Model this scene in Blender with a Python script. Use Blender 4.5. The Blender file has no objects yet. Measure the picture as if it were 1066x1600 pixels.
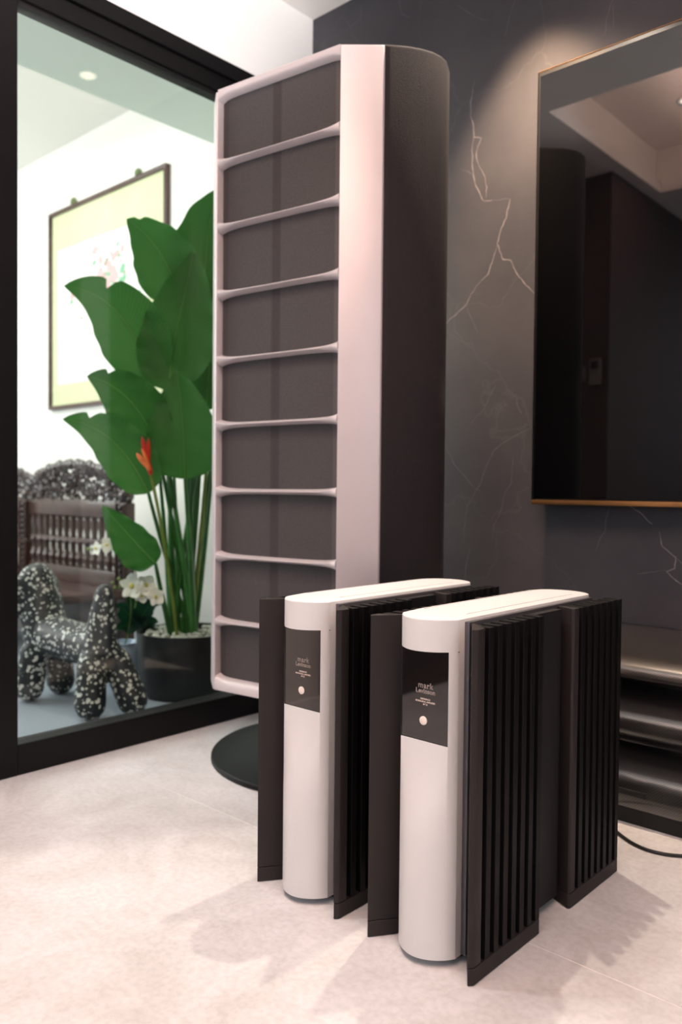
import bpy, bmesh, math, random
from mathutils import Vector, Matrix
random.seed(4)
S = bpy.context.scene
COL = S.collection
# ------------------------------------------------------------------ camera
YAW, PITCH, ROLL, FPX = math.radians(42.283), math.radians(-1.466), math.radians(0.5506), 1273.3
CC = Vector((1.975, -2.006, 0.72))
_f = Vector((-math.sin(YAW)*math.cos(PITCH), math.cos(YAW)*math.cos(PITCH), math.sin(PITCH)))
_r0 = Vector((math.cos(YAW), math.sin(YAW), 0)); _u0 = _r0.cross(_f)
_r = _r0*math.cos(ROLL) + _u0*math.sin(ROLL); _u = -_r0*math.sin(ROLL) + _u0*math.cos(ROLL)
cam = bpy.data.cameras.new('camera'); co = bpy.data.objects.new('camera', cam); COL.objects.link(co)
co.matrix_world = Matrix(((_r.x, _u.x, -_f.x, CC.x), (_r.y, _u.y, -_f.y, CC.y), (_r.z, _u.z, -_f.z, CC.z), (0, 0, 0, 1)))
cam.sensor_fit = 'VERTICAL'; cam.sensor_height = 36; cam.lens = FPX/1600*36; cam.clip_start = .02
cam.dof.use_dof = True; cam.dof.focus_distance = 1.35; cam.dof.aperture_fstop = 3.4
S.camera = co
def ray(px, py): return _f*FPX + _r*(px-533) - _u*(py-800)
def on_y(px, py, y): d = ray(px, py); return CC + d*((y-CC.y)/d.y)
def on_x(px, py, x): d = ray(px, py); return CC + d*((x-CC.x)/d.x)
def on_z(px, py, z): d = ray(px, py); return CC + d*((z-CC.z)/d.z)
def deep(px, py, Z): return CC + ray(px, py)*(Z/FPX)
# ------------------------------------------------------------------ world, lights, exposure
w = bpy.data.worlds.new('world'); S.world = w; w.use_nodes = True
w.node_tree.nodes['Background'].inputs[0].default_value = (1, .93, .88, 1)
w.node_tree.nodes['Background'].inputs[1].default_value = .25
S.view_settings.view_transform = 'Standard'; S.view_settings.look = 'None'
S.view_settings.gamma = 1; S.view_settings.use_curve_mapping = False; S.view_settings.exposure = -.12
def lamp(name, kind, loc, energy, col, size=.03, target=None, sy=None, spot=None, blend=.6):
    l = bpy.data.lights.new(name, kind); l.energy = energy; l.color = col
    if kind == 'AREA':
        l.size = size
        if sy: l.shape = 'RECTANGLE'; l.size_y = sy
    else: l.shadow_soft_size = size
    if spot: l.spot_size = math.radians(spot); l.spot_blend = blend
    o = bpy.data.objects.new(name, l); COL.objects.link(o); o.location = loc
    if target is not None: o.rotation_euler = (Vector(target)-Vector(loc)).to_track_quat('-Z', 'Y').to_euler()
    return o
WARM = (1, .80, .62)
lamp('downlight_and_fill_beam', 'SPOT', (.91, -.31, 2.29), 92, (1, .82, .66), .018, (.93, -.32, 0), spot=88, blend=.9)
lamp('wall_fill_beam', 'SPOT', (.86, -.30, 2.29), 230, (1, .66, .40), .02, (.86, 0, 1.30), spot=54, blend=1)  # extra spot added to strengthen the warm glow on the marble
lamp('downlight_and_fill_beam', 'SPOT', (.70, -1.42, 2.29), 50, (1, .96, .93), .05, (.66, -1.42, 0), spot=100, blend=1)  # added spot: brightens the front floor and fills the amplifier shadows
lamp('downlight_and_fill_beam', 'SPOT', (1.75, -2.6, 2.29), 10, (1, .92, .86), .03, (1.3, -1.2, .3), spot=100, blend=.9)  # weak fill spot added behind the camera
lamp('cove_glow', 'AREA', (1.9, -1.9, 2.36), 95, (1, .68, .56), 2.6, (1.9, -1.9, 3), 1.0)
lamp('fill_light_behind', 'AREA', (1.3, -5.3, 1.6), 40, (.80, .90, 1), 1.8, (.9, -.8, .6), 1.8)  # soft frontal fill, added; this wall has no window
lamp('bulkhead_fill_beam', 'SPOT', (3.0, -2.4, 1.0), 680, (1, .97, .96), .2, (0, -.75, 2.52), spot=28, blend=.6)  # unseen spot added to whiten the bulkhead and ceiling corner
lamp('fill_light_right', 'AREA', (4.7, -2.2, 1.5), 24, (.80, .90, 1), 1.8, (0, -.6, 1.7), 1.8)  # added side fill for bulkhead and speaker, not a window
lamp('window_light_side_room', 'AREA', (-3.4, -2.6, 1.9), 118, (.97, .99, 1), 2.0, (-1.6, .55, 1.4), 1.8)
lamp('side_room_fill_light', 'AREA', (-1.9, -.8, 2.68), 45, (1, .99, .97), 1.4, (-1.9, -.8, 0), 1.4)  # overhead fill added to lift leaves and chairs, no lamp hangs here
# ------------------------------------------------------------------ materials
def srgb(r, g, b):
    f = lambda c: (c/255/12.92) if c/255 <= .04045 else ((c/255+.055)/1.055)**2.4
    return (f(r), f(g), f(b), 1)
class NT:
    def __init__(s, name):
        s.m = bpy.data.materials.new(name); s.m.use_nodes = True; s.t = s.m.node_tree; s.n = s.t.nodes
        s.b = s.n['Principled BSDF']; s.out = s.n['Material Output']
    def add(s, k, **kw):
        n = s.n.new(k)
        for a, v in kw.items():
            if a.startswith('i_'): n.inputs[a[2:].replace('_', ' ')].default_value = v
            else: setattr(n, a, v)
        return n
    def link(s, a, b): s.t.links.new(a, b)
def mat(name, col, rough=.5, metal=0, spec=.5, var=0, vscale=8, bump=0, bscale=60, coat=0, sheen=0, emit=None, es=1, aniso=None):
    k = NT(name); b = k.b
    b.inputs['Base Color'].default_value = col; b.inputs['Roughness'].default_value = rough
    b.inputs['Metallic'].default_value = metal; b.inputs['Specular IOR Level'].default_value = spec
    b.inputs['Coat Weight'].default_value = coat; b.inputs['Coat Roughness'].default_value = .03
    b.inputs['Sheen Weight'].default_value = sheen
    tc = k.add('ShaderNodeTexCoord')
    if var:
        nz = k.add('ShaderNodeTexNoise'); nz.inputs['Scale'].default_value = vscale; nz.inputs['Detail'].default_value = 6
        k.link(tc.outputs['Object'], nz.inputs['Vector'])
        rp = k.add('ShaderNodeValToRGB'); k.link(nz.outputs['Fac'], rp.inputs[0])
        rp.color_ramp.elements[0].position = .3; rp.color_ramp.elements[1].position = .7
        rp.color_ramp.elements[0].color = tuple(max(0, c*(1-var)) for c in col[:3])+(1,)
        rp.color_ramp.elements[1].color = tuple(min(1, c*(1+var)) for c in col[:3])+(1,)
        k.link(rp.outputs[0], b.inputs['Base Color'])
    if bump:
        n2 = k.add('ShaderNodeTexNoise'); n2.inputs['Scale'].default_value = bscale; n2.inputs['Detail'].default_value = 4
        k.link(tc.outputs['Object'], n2.inputs['Vector'])
        bp = k.add('ShaderNodeBump'); bp.inputs['Strength'].default_value = bump; bp.inputs['Distance'].default_value = .002
        k.link(n2.outputs['Fac'], bp.inputs['Height']); k.link(bp.outputs[0], b.inputs['Normal'])
    if emit:
        b.inputs['Emission Color'].default_value = emit; b.inputs['Emission Strength'].default_value = es
    return k.m
def ramp(k, fac, stops):
    rp = k.add('ShaderNodeValToRGB'); k.link(fac, rp.inputs[0]); e = rp.color_ramp.elements
    e[0].position, e[0].color = stops[0]; e[1].position, e[1].color = stops[1]
    for p_, c in stops[2:]:
        q = e.new(p_); q.color = c
    return rp
def floor_mat():
    k = NT('pale stone tile'); tc = k.add('ShaderNodeTexCoord'); g = k.add('ShaderNodeNewGeometry')
    a = k.add('ShaderNodeTexNoise'); a.inputs['Scale'].default_value = 5; a.inputs['Detail'].default_value = 9; a.inputs['Roughness'].default_value = .68; a.inputs['Distortion'].default_value = .6
    k.link(g.outputs['Position'], a.inputs['Vector'])
    rp = ramp(k, a.outputs['Fac'], [(.32, srgb(192, 192, 194)), (.66, srgb(216, 218, 222))])
    f2 = k.add('ShaderNodeTexNoise'); f2.inputs['Scale'].default_value = 90; f2.inputs['Detail'].default_value = 3
    k.link(g.outputs['Position'], f2.inputs['Vector'])
    r2 = ramp(k, f2.outputs['Fac'], [(.35, (.9, .9, .9, 1)), (.6, (1, 1, 1, 1))])
    mx = k.add('ShaderNodeMix', data_type='RGBA', blend_type='MULTIPLY'); mx.inputs[0].default_value = 1
    k.link(rp.outputs[0], mx.inputs[6]); k.link(r2.outputs[0], mx.inputs[7]); k.link(mx.outputs[2], k.b.inputs['Base Color'])
    k.b.inputs['Roughness'].default_value = .42; k.b.inputs['Specular IOR Level'].default_value = .35
    return k.m
def marble_mat():
    k = NT('dark grey marble'); g = k.add('ShaderNodeNewGeometry')
    a = k.add('ShaderNodeTexNoise'); a.inputs['Scale'].default_value = 2.2; a.inputs['Detail'].default_value = 8; a.inputs['Roughness'].default_value = .6
    k.link(g.outputs['Position'], a.inputs['Vector'])
    rp = ramp(k, a.outputs['Fac'], [(.3, srgb(52, 52, 58)), (.72, srgb(71, 70, 74))])
    # faint hairline veins
    d = k.add('ShaderNodeTexNoise'); d.inputs['Scale'].default_value = 3; d.inputs['Detail'].default_value = 5
    k.link(g.outputs['Position'], d.inputs['Vector'])
    vm = k.add('ShaderNodeVectorMath', operation='SCALE'); vm.inputs['Scale'].default_value = .5; k.link(d.outputs['Color'], vm.inputs[0])
    va = k.add('ShaderNodeVectorMath', operation='ADD'); k.link(g.outputs['Position'], va.inputs[0]); k.link(vm.outputs[0], va.inputs[1])
    vo = k.add('ShaderNodeTexVoronoi', feature='DISTANCE_TO_EDGE'); vo.inputs['Scale'].default_value = 2.3; k.link(va.outputs[0], vo.inputs['Vector'])
    vr = ramp(k, vo.outputs['Distance'], [(0, (.03, .03, .03, 1)), (.010, (0, 0, 0, 1))])
    mx = k.add('ShaderNodeMix', data_type='RGBA'); k.link(vr.outputs[0], mx.inputs[0]); k.link(rp.outputs[0], mx.inputs[6]); mx.inputs[7].default_value = srgb(190, 190, 192)
    k.link(mx.outputs[2], k.b.inputs['Base Color'])
    k.b.inputs['Roughness'].default_value = .5; k.b.inputs['Specular IOR Level'].default_value = .3
    return k.m
def speckle_mat():
    k = NT('black and white speckled plastic'); tc = k.add('ShaderNodeTexCoord')
    d = k.add('ShaderNodeTexNoise'); d.inputs['Scale'].default_value = 60; k.link(tc.outputs['Object'], d.inputs['Vector'])
    vm = k.add('ShaderNodeVectorMath', operation='SCALE'); vm.inputs['Scale'].default_value = .012; k.link(d.outputs['Color'], vm.inputs[0])
    va = k.add('ShaderNodeVectorMath', operation='ADD'); k.link(tc.outputs['Object'], va.inputs[0]); k.link(vm.outputs[0], va.inputs[1])
    vo = k.add('ShaderNodeTexVoronoi'); vo.inputs['Scale'].default_value = 80; k.link(va.outputs[0], vo.inputs['Vector'])
    sep = k.add('ShaderNodeSeparateColor'); k.link(vo.outputs['Color'], sep.inputs[0])
    th = k.add('ShaderNodeMath', operation='MULTIPLY'); k.link(sep.outputs[0], th.inputs[0]); th.inputs[1].default_value = .58
    lt = k.add('ShaderNodeMath', operation='LESS_THAN'); k.link(vo.outputs['Distance'], lt.inputs[0]); k.link(th.outputs[0], lt.inputs[1])
    mx = k.add('ShaderNodeMix', data_type='RGBA'); k.link(lt.outputs[0], mx.inputs[0]); mx.inputs[6].default_value = srgb(26, 28, 31); mx.inputs[7].default_value = srgb(205, 205, 198)
    k.link(mx.outputs[2], k.b.inputs['Base Color']); k.b.inputs['Roughness'].default_value = .5
    return k.m
def glass_mat():
    k = NT('clear tinted glass'); k.n.remove(k.b)
    tr = k.add('ShaderNodeBsdfTransparent'); tr.inputs[0].default_value = (.93, .965, .945, 1)
    gl = k.add('ShaderNodeBsdfGlossy'); gl.inputs['Roughness'].default_value = 0
    fr = k.add('ShaderNodeFresnel'); ge = k.add('ShaderNodeNewGeometry')
    ir = k.add('ShaderNodeMapRange'); ir.inputs[3].default_value = 1.45; ir.inputs[4].default_value = 1/1.45
    k.link(ge.outputs['Backfacing'], ir.inputs[0]); k.link(ir.outputs[0], fr.inputs['IOR'])
    mx = k.add('ShaderNodeMixShader'); k.link(fr.outputs[0], mx.inputs[0]); k.link(tr.outputs[0], mx.inputs[1]); k.link(gl.outputs[0], mx.inputs[2])
    k.link(mx.outputs[0], k.out.inputs[0]); return k.m
def carbon_mat():
    k = NT('glossy carbon fibre'); tc = k.add('ShaderNodeTexCoord')
    mp = k.add('ShaderNodeMapping'); mp.inputs['Rotation'].default_value = (0, 0, 0); k.link(tc.outputs['UV'], mp.inputs[0])
    ck = k.add('ShaderNodeTexWave', bands_direction='DIAGONAL'); ck.inputs['Scale'].default_value = 90; k.link(mp.outputs[0], ck.inputs[0])
    rp = ramp(k, ck.outputs['Fac'], [(.3, (.006, .006, .007, 1)), (.7, (.022, .020, .019, 1))])
    k.link(rp.outputs[0], k.b.inputs['Base Color']); k.b.inputs['Roughness'].default_value = .3
    k.b.inputs['Coat Weight'].default_value = 1; k.b.inputs['Coat Roughness'].default_value = .03
    return k.m
def leaf_mat(name, c1, c2):
    k = NT(name); tc = k.add('ShaderNodeTexCoord'); sx = k.add('ShaderNodeSeparateXYZ'); k.link(tc.outputs['UV'], sx.inputs[0])
    # uv.x across (0..1), uv.y along: fine side veins slanting off the midrib
    m1 = k.add('ShaderNodeMath', operation='SUBTRACT'); k.link(sx.outputs[0], m1.inputs[0]); m1.inputs[1].default_value = .5
    ab = k.add('ShaderNodeMath', operation='ABSOLUTE'); k.link(m1.outputs[0], ab.inputs[0])
    ma = k.add('ShaderNodeMath', operation='MULTIPLY_ADD'); k.link(ab.outputs[0], ma.inputs[0]); ma.inputs[1].default_value = -.25; k.link(sx.outputs[1], ma.inputs[2])
    ml = k.add('ShaderNodeMath', operation='MULTIPLY'); k.link(ma.outputs[0], ml.inputs[0]); ml.inputs[1].default_value = 240
    sn = k.add('ShaderNodeMath', operation='SINE'); k.link(ml.outputs[0], sn.inputs[0])
    mr = k.add('ShaderNodeMapRange'); mr.inputs[1].default_value = -1; mr.inputs[2].default_value = 1; k.link(sn.outputs[0], mr.inputs[0])
    mx = k.add('ShaderNodeMix', data_type='RGBA'); k.link(mr.outputs[0], mx.inputs[0]); mx.inputs[6].default_value = c1; mx.inputs[7].default_value = c2
    k.link(mx.outputs[2], k.b.inputs['Base Color']); k.b.inputs['Roughness'].default_value = .5
    k.b.inputs['Specular IOR Level'].default_value = .25
    ts = k.add('ShaderNodeBsdfTranslucent'); k.link(mx.outputs[2], ts.inputs[0])
    ms = k.add('ShaderNodeMixShader'); ms.inputs[0].default_value = .22
    k.link(k.b.outputs[0], ms.inputs[1]); k.link(ts.outputs[0], ms.inputs[2]); k.link(ms.outputs[0], k.out.inputs[0])
    return k.m
M = {
 'floor': floor_mat(), 'marble': marble_mat(), 'speckle': speckle_mat(), 'glass': glass_mat(), 'carbon': carbon_mat(),
 'vein': mat('pale marble vein', srgb(114, 110, 112), .5, var=.35, vscale=30),
 'vein_faint': mat('faint marble vein', srgb(84, 82, 86), .5, var=.15, vscale=30),
 'grout': mat('pale grout', srgb(244, 240, 236), .8, var=.04),
 'side_floor': mat('pale side room floor', srgb(150, 160, 172), .35, var=.05, vscale=3),
 'white': mat('white painted plaster', srgb(240, 236, 233), .7, var=.015, vscale=3),
 'ceiling': mat('white ceiling paint', srgb(240, 236, 232), .8, var=.01),
 'soffit': mat('pale green white ceiling paint', srgb(222, 232, 222), .8, var=.01),
 'side_wall': mat('white side room wall', srgb(240, 236, 230), .8, var=.015, vscale=2),
 'dark_wall': mat('dark brown wall panel', srgb(58, 44, 42), .6, var=.1, vscale=3),
 'room_wall': mat('warm grey wall', srgb(140, 125, 115), .8, var=.05, vscale=3),
 'frame': mat('black anodised aluminium', srgb(8, 7, 8), .5, 0, spec=.25, bump=.1, bscale=300),
 'frame_line': mat('black frame groove', srgb(8, 8, 8), .6, var=.05),
 'silver': mat('bead blasted silver aluminium', srgb(216, 216, 217), .5, .1, var=.015, vscale=14, bump=.12, bscale=900),
 'gunmetal': mat('gunmetal aluminium plate', srgb(88, 86, 90), .45, .5, var=.05, bump=.1, bscale=700),
 'black_al': mat('black anodised heat sink', srgb(40, 36, 35), .55, 0, spec=.3, var=.05, vscale=20, bump=.12, bscale=800),
 'fin': mat('black anodised fin', srgb(11, 10, 10), .55, 0, spec=.18, var=.05, vscale=20),
 'inner_black': mat('black inner plate', srgb(8, 8, 8), .7, var=.05),
 'display': mat('black display glass', srgb(18, 16, 15), .04, spec=.8, var=.02, coat=.6),
 'print': mat('pale printed lettering', srgb(220, 205, 195), .6, var=.02),
 'button': mat('pale satin button', srgb(238, 226, 218), .4, .1, var=.01),
 'sp_silver': mat('satin rose silver lacquer', srgb(198, 190, 193), .42, .3, var=.03, vscale=6, bump=.1, bscale=900),
 'fabric': mat('dark brown velour cloth', srgb(23, 16, 19), .9, var=.3, vscale=160, bump=.6, bscale=500),
 'tv_black': mat('black glossy screen', srgb(4, 4, 5), .02, spec=.95, var=.02),
 'tv_body': mat('black television casing', srgb(12, 12, 13), .4, var=.05),
 'gold': mat('brushed bronze trim', srgb(170, 128, 84), .35, .9, var=.08, vscale=20),
 'base': mat('black satin steel base', srgb(9, 11, 13), .45, 0, spec=.2, var=.04),
 'pot': mat('black ceramic planter', srgb(22, 22, 23), .4, var=.06),
 'pebble': mat('pale grey pebble', srgb(170, 172, 160), .8, var=.15, vscale=30),
 'leaf': leaf_mat('deep green leaf', srgb(50, 108, 42), srgb(56, 116, 46)),
 'leaf2': leaf_mat('mid green leaf', srgb(60, 118, 52), srgb(67, 127, 57)),
 'leaf_dark': leaf_mat('dark orchid leaf', srgb(12, 52, 30), srgb(18, 66, 36)),
 'rib': mat('pale green midrib', srgb(92, 140, 60), .5, var=.1),
 'stalk': mat('green stalk', srgb(44, 100, 36), .5, var=.3, vscale=10),
 'stalk_pale': mat('yellow green stalk', srgb(112, 132, 48), .5, var=.2, vscale=10),
 'petal': mat('white orchid petal', srgb(246, 246, 238), .6, var=.02),
 'petal_core': mat('yellow orchid heart', srgb(214, 200, 90), .6, var=.1),
 'red': mat('red bract', srgb(196, 44, 22), .5, var=.2, vscale=40),
 'orange': mat('orange petal', srgb(234, 120, 60), .5, var=.2, vscale=40),
 'wood': mat('polished rosewood', srgb(64, 36, 30), .4, var=.35, vscale=14, coat=.2, bump=.2, bscale=60),
 'wood_carved': mat('carved rosewood', srgb(60, 42, 40), .3, var=.4, vscale=30, coat=.4),
 'cushion': mat('cream cushion cloth', srgb(236, 226, 214), .9, var=.03),
 'pic_wood': mat('dark brown picture frame', srgb(78, 52, 48), .4, var=.2, vscale=20),
 'mat_green': mat('pale yellow green mount', srgb(208, 210, 170), .9, var=.03),
 'paper': mat('white rice paper', srgb(240, 234, 228), .9, var=.01),
 'ink_pink': mat('pale pink ink', srgb(214, 172, 172), .9, var=.1),
 'ink_green': mat('pale green ink', srgb(130, 176, 144), .9, var=.1),
 'ink_grey': mat('soft grey ink', srgb(170, 158, 146), .9, var=.1),
 'hook': mat('green brass hook', srgb(110, 124, 84), .5, .3, var=.1),
 'vase': mat('blue grey glazed vase', srgb(140, 156, 176), .3, var=.05),
 'cable': mat('black rubber cable', srgb(10, 10, 10), .5, var=.05),
 'plate': mat('grey control plate', srgb(120, 112, 110), .5, var=.05),
 'lampface': mat('lit downlight lens', (1, 1, 1, 1), .5, emit=(1, .82, .62, 1), es=12),
}
def grille_mat():
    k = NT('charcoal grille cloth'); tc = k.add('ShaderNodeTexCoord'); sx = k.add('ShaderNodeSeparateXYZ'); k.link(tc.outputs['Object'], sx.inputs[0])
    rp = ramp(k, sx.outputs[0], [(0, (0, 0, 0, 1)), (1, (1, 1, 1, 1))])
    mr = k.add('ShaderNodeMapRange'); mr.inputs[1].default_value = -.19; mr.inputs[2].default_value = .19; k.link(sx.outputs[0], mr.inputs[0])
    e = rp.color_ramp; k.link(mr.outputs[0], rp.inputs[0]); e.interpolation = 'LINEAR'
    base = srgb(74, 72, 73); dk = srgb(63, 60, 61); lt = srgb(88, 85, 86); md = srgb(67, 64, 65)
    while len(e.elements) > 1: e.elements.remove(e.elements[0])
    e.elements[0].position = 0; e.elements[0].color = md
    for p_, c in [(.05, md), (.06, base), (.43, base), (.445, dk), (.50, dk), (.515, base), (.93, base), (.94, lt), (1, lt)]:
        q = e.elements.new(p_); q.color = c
    nz = k.add('ShaderNodeTexNoise'); nz.inputs['Scale'].default_value = 420; nz.inputs['Detail'].default_value = 2; k.link(tc.outputs['Object'], nz.inputs['Vector'])
    r2 = ramp(k, nz.outputs['Fac'], [(.3, (.72, .72, .72, 1)), (.7, (1.0, 1.0, 1.0, 1))])
    mx = k.add('ShaderNodeMix', data_type='RGBA', blend_type='MULTIPLY'); mx.inputs[0].default_value = 1
    k.link(rp.outputs[0], mx.inputs[6]); k.link(r2.outputs[0], mx.inputs[7]); k.link(mx.outputs[2], k.b.inputs['Base Color'])
    k.b.inputs['Roughness'].default_value = .9; k.b.inputs['Specular IOR Level'].default_value = .15
    return k.m
M['grille'] = grille_mat()
# ------------------------------------------------------------------ mesh helpers
class MB:
    def __init__(s): s.v = []; s.f = []; s.uv = None
    def q(s, vs, fs):
        o = len(s.v); s.v += [tuple(x) for x in vs]; s.f += [tuple(i+o for i in f) for f in fs]; return s
    def box(s, a, b):
        x0, y0, z0 = a; x1, y1, z1 = b
        return s.q([(x0, y0, z0), (x1, y0, z0), (x1, y1, z0), (x0, y1, z0), (x0, y0, z1), (x1, y0, z1), (x1, y1, z1), (x0, y1, z1)],
                   [(0, 3, 2, 1), (4, 5, 6, 7), (0, 1, 5, 4), (1, 2, 6, 5), (2, 3, 7, 6), (3, 0, 4, 7)])
    def prism(s, pts, z0, z1):
        n = len(pts)
        ar = sum(pts[i][0]*pts[(i+1) % n][1]-pts[(i+1) % n][0]*pts[i][1] for i in range(n))
        if ar < 0: pts = pts[::-1]
        vs = [(x, y, z0) for x, y in pts]+[(x, y, z1) for x, y in pts]
        return s.q(vs, [tuple(range(n-1, -1, -1)), tuple(range(n, 2*n))]+[(i, (i+1) % n, n+(i+1) % n, n+i) for i in range(n)])
    def rings(s, rings, cap=True):
        n = len(rings[0]); vs = [p for r in rings for p in r]; fs = []
        for k in range(len(rings)-1):
            for i in range(n): fs.append((k*n+i, k*n+(i+1) % n, (k+1)*n+(i+1) % n, (k+1)*n+i))
        if cap: fs += [tuple(range(n-1, -1, -1)), tuple(range((len(rings)-1)*n, len(rings)*n))]
        return s.q(vs, fs)
    def tube(s, pts, rad, n=8, cap=True):
        pts = [Vector(p) for p in pts]; R = []
        up = Vector((0, 0, 1)); prev = None
        for i, p in enumerate(pts):
            t = (pts[min(i+1, len(pts)-1)]-pts[max(i-1, 0)]).normalized()
            if prev is None: a = t.cross(up if abs(t.z) < .9 else Vector((1, 0, 0))).normalized()
            else: a = (prev-t*prev.dot(t)).normalized()
            prev = a; b = t.cross(a); r = rad[i] if isinstance(rad, (list, tuple)) else rad
            R.append([p+a*(r*math.cos(2*math.pi*j/n))+b*(r*math.sin(2*math.pi*j/n)) for j in range(n)])
        return s.rings(R, cap)
    def lathe(s, prof, c=(0, 0, 0), n=32, cap=True):
        return s.rings([[(c[0]+r*math.cos(2*math.pi*j/n), c[1]+r*math.sin(2*math.pi*j/n), c[2]+z) for j in range(n)] for r, z in prof], cap)
    def ball(s, c, r, n=8, m=5, sc=(1, 1, 1)):
        R = []
        for k in range(m+1):
            a = -math.pi/2+math.pi*(.06+.88*k/m)
            R.append([(c[0]+r*sc[0]*math.cos(a)*math.cos(2*math.pi*j/n), c[1]+r*sc[1]*math.cos(a)*math.sin(2*math.pi*j/n), c[2]+r*sc[2]*math.sin(a)) for j in range(n)])
        return s.rings(R)
    def build(s, name, m, parent=None, bevel=0, seg=2, smooth=True, loc=None, sub=0, angle=32):
        me = bpy.data.meshes.new(name); me.from_pydata(s.v, [], s.f); me.materials.append(m)
        bm = bmesh.new(); bm.from_mesh(me); bmesh.ops.recalc_face_normals(bm, faces=bm.faces)
        if bevel:
            es = [e for e in bm.edges if len(e.link_faces) == 2 and e.calc_face_angle(0) > .5]
            bmesh.ops.bevel(bm, geom=es, offset=bevel, segments=seg, affect='EDGES', profile=.5, clamp_overlap=True)
        bm.to_mesh(me); bm.free()
        if s.uv:
            ul = me.uv_layers.new(name='UVMap')
            for l in me.loops: ul.data[l.index].uv = s.uv[l.vertex_index]
        if smooth:
            for p_ in me.polygons: p_.use_smooth = True
            me.set_sharp_from_angle(angle=math.radians(angle))
        o = bpy.data.objects.new(name, me); COL.objects.link(o)
        if parent is not None: o.parent = parent
        if loc is not None: o.location = loc
        if sub:
            md = o.modifiers.new('sub', 'SUBSURF'); md.levels = sub; md.render_levels = sub
        return o
def tag(o, label=None, cat=None, group=None, kind=None):
    if label: o['label'] = label
    if cat: o['category'] = cat
    if group: o['group'] = group
    if kind: o['kind'] = kind
    return o
def thing(name, label, cat, loc=(0, 0, 0), rz=0, group=None):
    o = bpy.data.objects.new(name, None); COL.objects.link(o); o.location = loc; o.rotation_euler = (0, 0, rz)
    o.empty_display_size = .05
    return tag(o, label, cat, group)
def struct(o): o['kind'] = 'structure'; return o
def copy_tree(o, parent=None):
    c = o.copy(); COL.objects.link(c)
    if parent is not None: c.parent = parent
    for ch in list(o.children): copy_tree(ch, c)
    return c
# ------------------------------------------------------------------ room shell
CZ = 2.32
fl = struct(MB().box((-.06, -6.0, -.06), (5.2, 0, -.0008)).build('floor', M['grout'], smooth=False))
tile_mesh = None
xs = [(-.03, .02), (.02, 1.62), (1.62, 3.22), (3.22, 4.82)]
ys = [-.847+.85*k for k in range(-5, 2)]
for i, (xa, xb) in enumerate(xs):
    for j in range(len(ys)-1):
        ya, yb = ys[j], min(ys[j+1], 0)
        if i == 0: continue
        g = .0011
        MB().box((max(xa, .0)+g, ya+g, -.004), (xb-g, yb-g, 0)).build('floor_tile', M['floor'], fl, smooth=False)
struct(MB().box((-4.6, -6.0, -.06), (-.06, .6, 0)).build('floor_side_room', M['side_floor'], smooth=False))
struct(MB().box((-.03, 0, 0), (5.2, .12, 2.9)).build('wall_back', M['marble'], smooth=False))
wb = bpy.data.objects['wall_back']
struct(MB().box((5.0, -6.0, 0), (5.1, 0, 2.9)).build('wall_right', M['room_wall'], smooth=False))
struct(MB().box((0.0, -6.1, 0), (5.1, -6.0, 2.9)).build('wall_front', M['room_wall'], smooth=False))
struct(MB().box((-.06, -6.0, 0), (.21, -2.05, 2.9)).build('wall_corridor', M['dark_wall'], smooth=False))
struct(MB().box((-.05, -2.05, 0), (.0, -1.17, CZ)).build('wall_left_end', M['white'], smooth=False))
# ceiling with recessed tray (edge at y=-1.27..-2.5, x>.25)
cm = MB().box((-.0, -1.27, CZ), (5.1, 0, CZ+.05)).box((0, -6, CZ), (5.1, -2.5, CZ+.05)).box((0, -2.5, CZ), (.28, -1.27, CZ+.05)).box((4.4, -2.5, CZ), (5.1, -1.27, CZ+.05))
cm.box((.2, -2.6, CZ+.26), (4.5, -1.17, CZ+.30)).box((.2, -2.6, CZ+.05), (.22, -1.17, CZ+.26)).box((4.48, -2.6, CZ+.05), (4.5, -1.17, CZ+.26)).box((.2, -2.6, CZ+.05), (4.5, -2.58, CZ+.26)).box((.2, -1.19, CZ+.05), (4.5, -1.17, CZ+.26))
struct(cm.build('ceiling', M['ceiling'], smooth=False))
# bulkhead above glazed wall
struct(MB().box((-.06, -2.05, 2.04), (0, 0, CZ)).build('wall_left', M['white'], smooth=False))
struct(MB().box((-.03, -1.2, 2.022), (.012, 0, 2.04)).build('trim_1', M['white'], smooth=False))
# glazed wall
wn = struct(bpy.data.objects.new('window_1', None)); COL.objects.link(wn)
fw = .022
MB().box((-.05, -1.17, 1.976), (fw, -.001, 2.022)).box((-.05, -1.17, 1.925), (fw-.008, -.001, 1.974)).build('header_rail', M['frame'], wn, bevel=.002, smooth=False)
MB().box((-.03, -1.04, 1.912), (.004, -.03, 1.925)).build('header_track', M['frame_line'], wn, smooth=False)
MB().box((-.04, -1.05, 0), (fw, -.001, .078)).build('bottom_rail', M['frame'], wn, bevel=.003, smooth=False)
MB().box((-.05, -1.105, 0), (fw, -1.05, 1.925)).box((-.05, -1.17, 0), (fw-.008, -1.108, 1.925)).build('jamb', M['frame'], wn, bevel=.002, smooth=False)
MB().box((-.04, -.045, .078), (fw, -.001, 1.925)).build('jamb', M['frame'], wn, bevel=.002, smooth=False)
MB().box((-.006, -1.052, .074), (-.000, -.04, 1.93)).build('glass_pane', M['glass'], wn, smooth=False)
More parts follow.
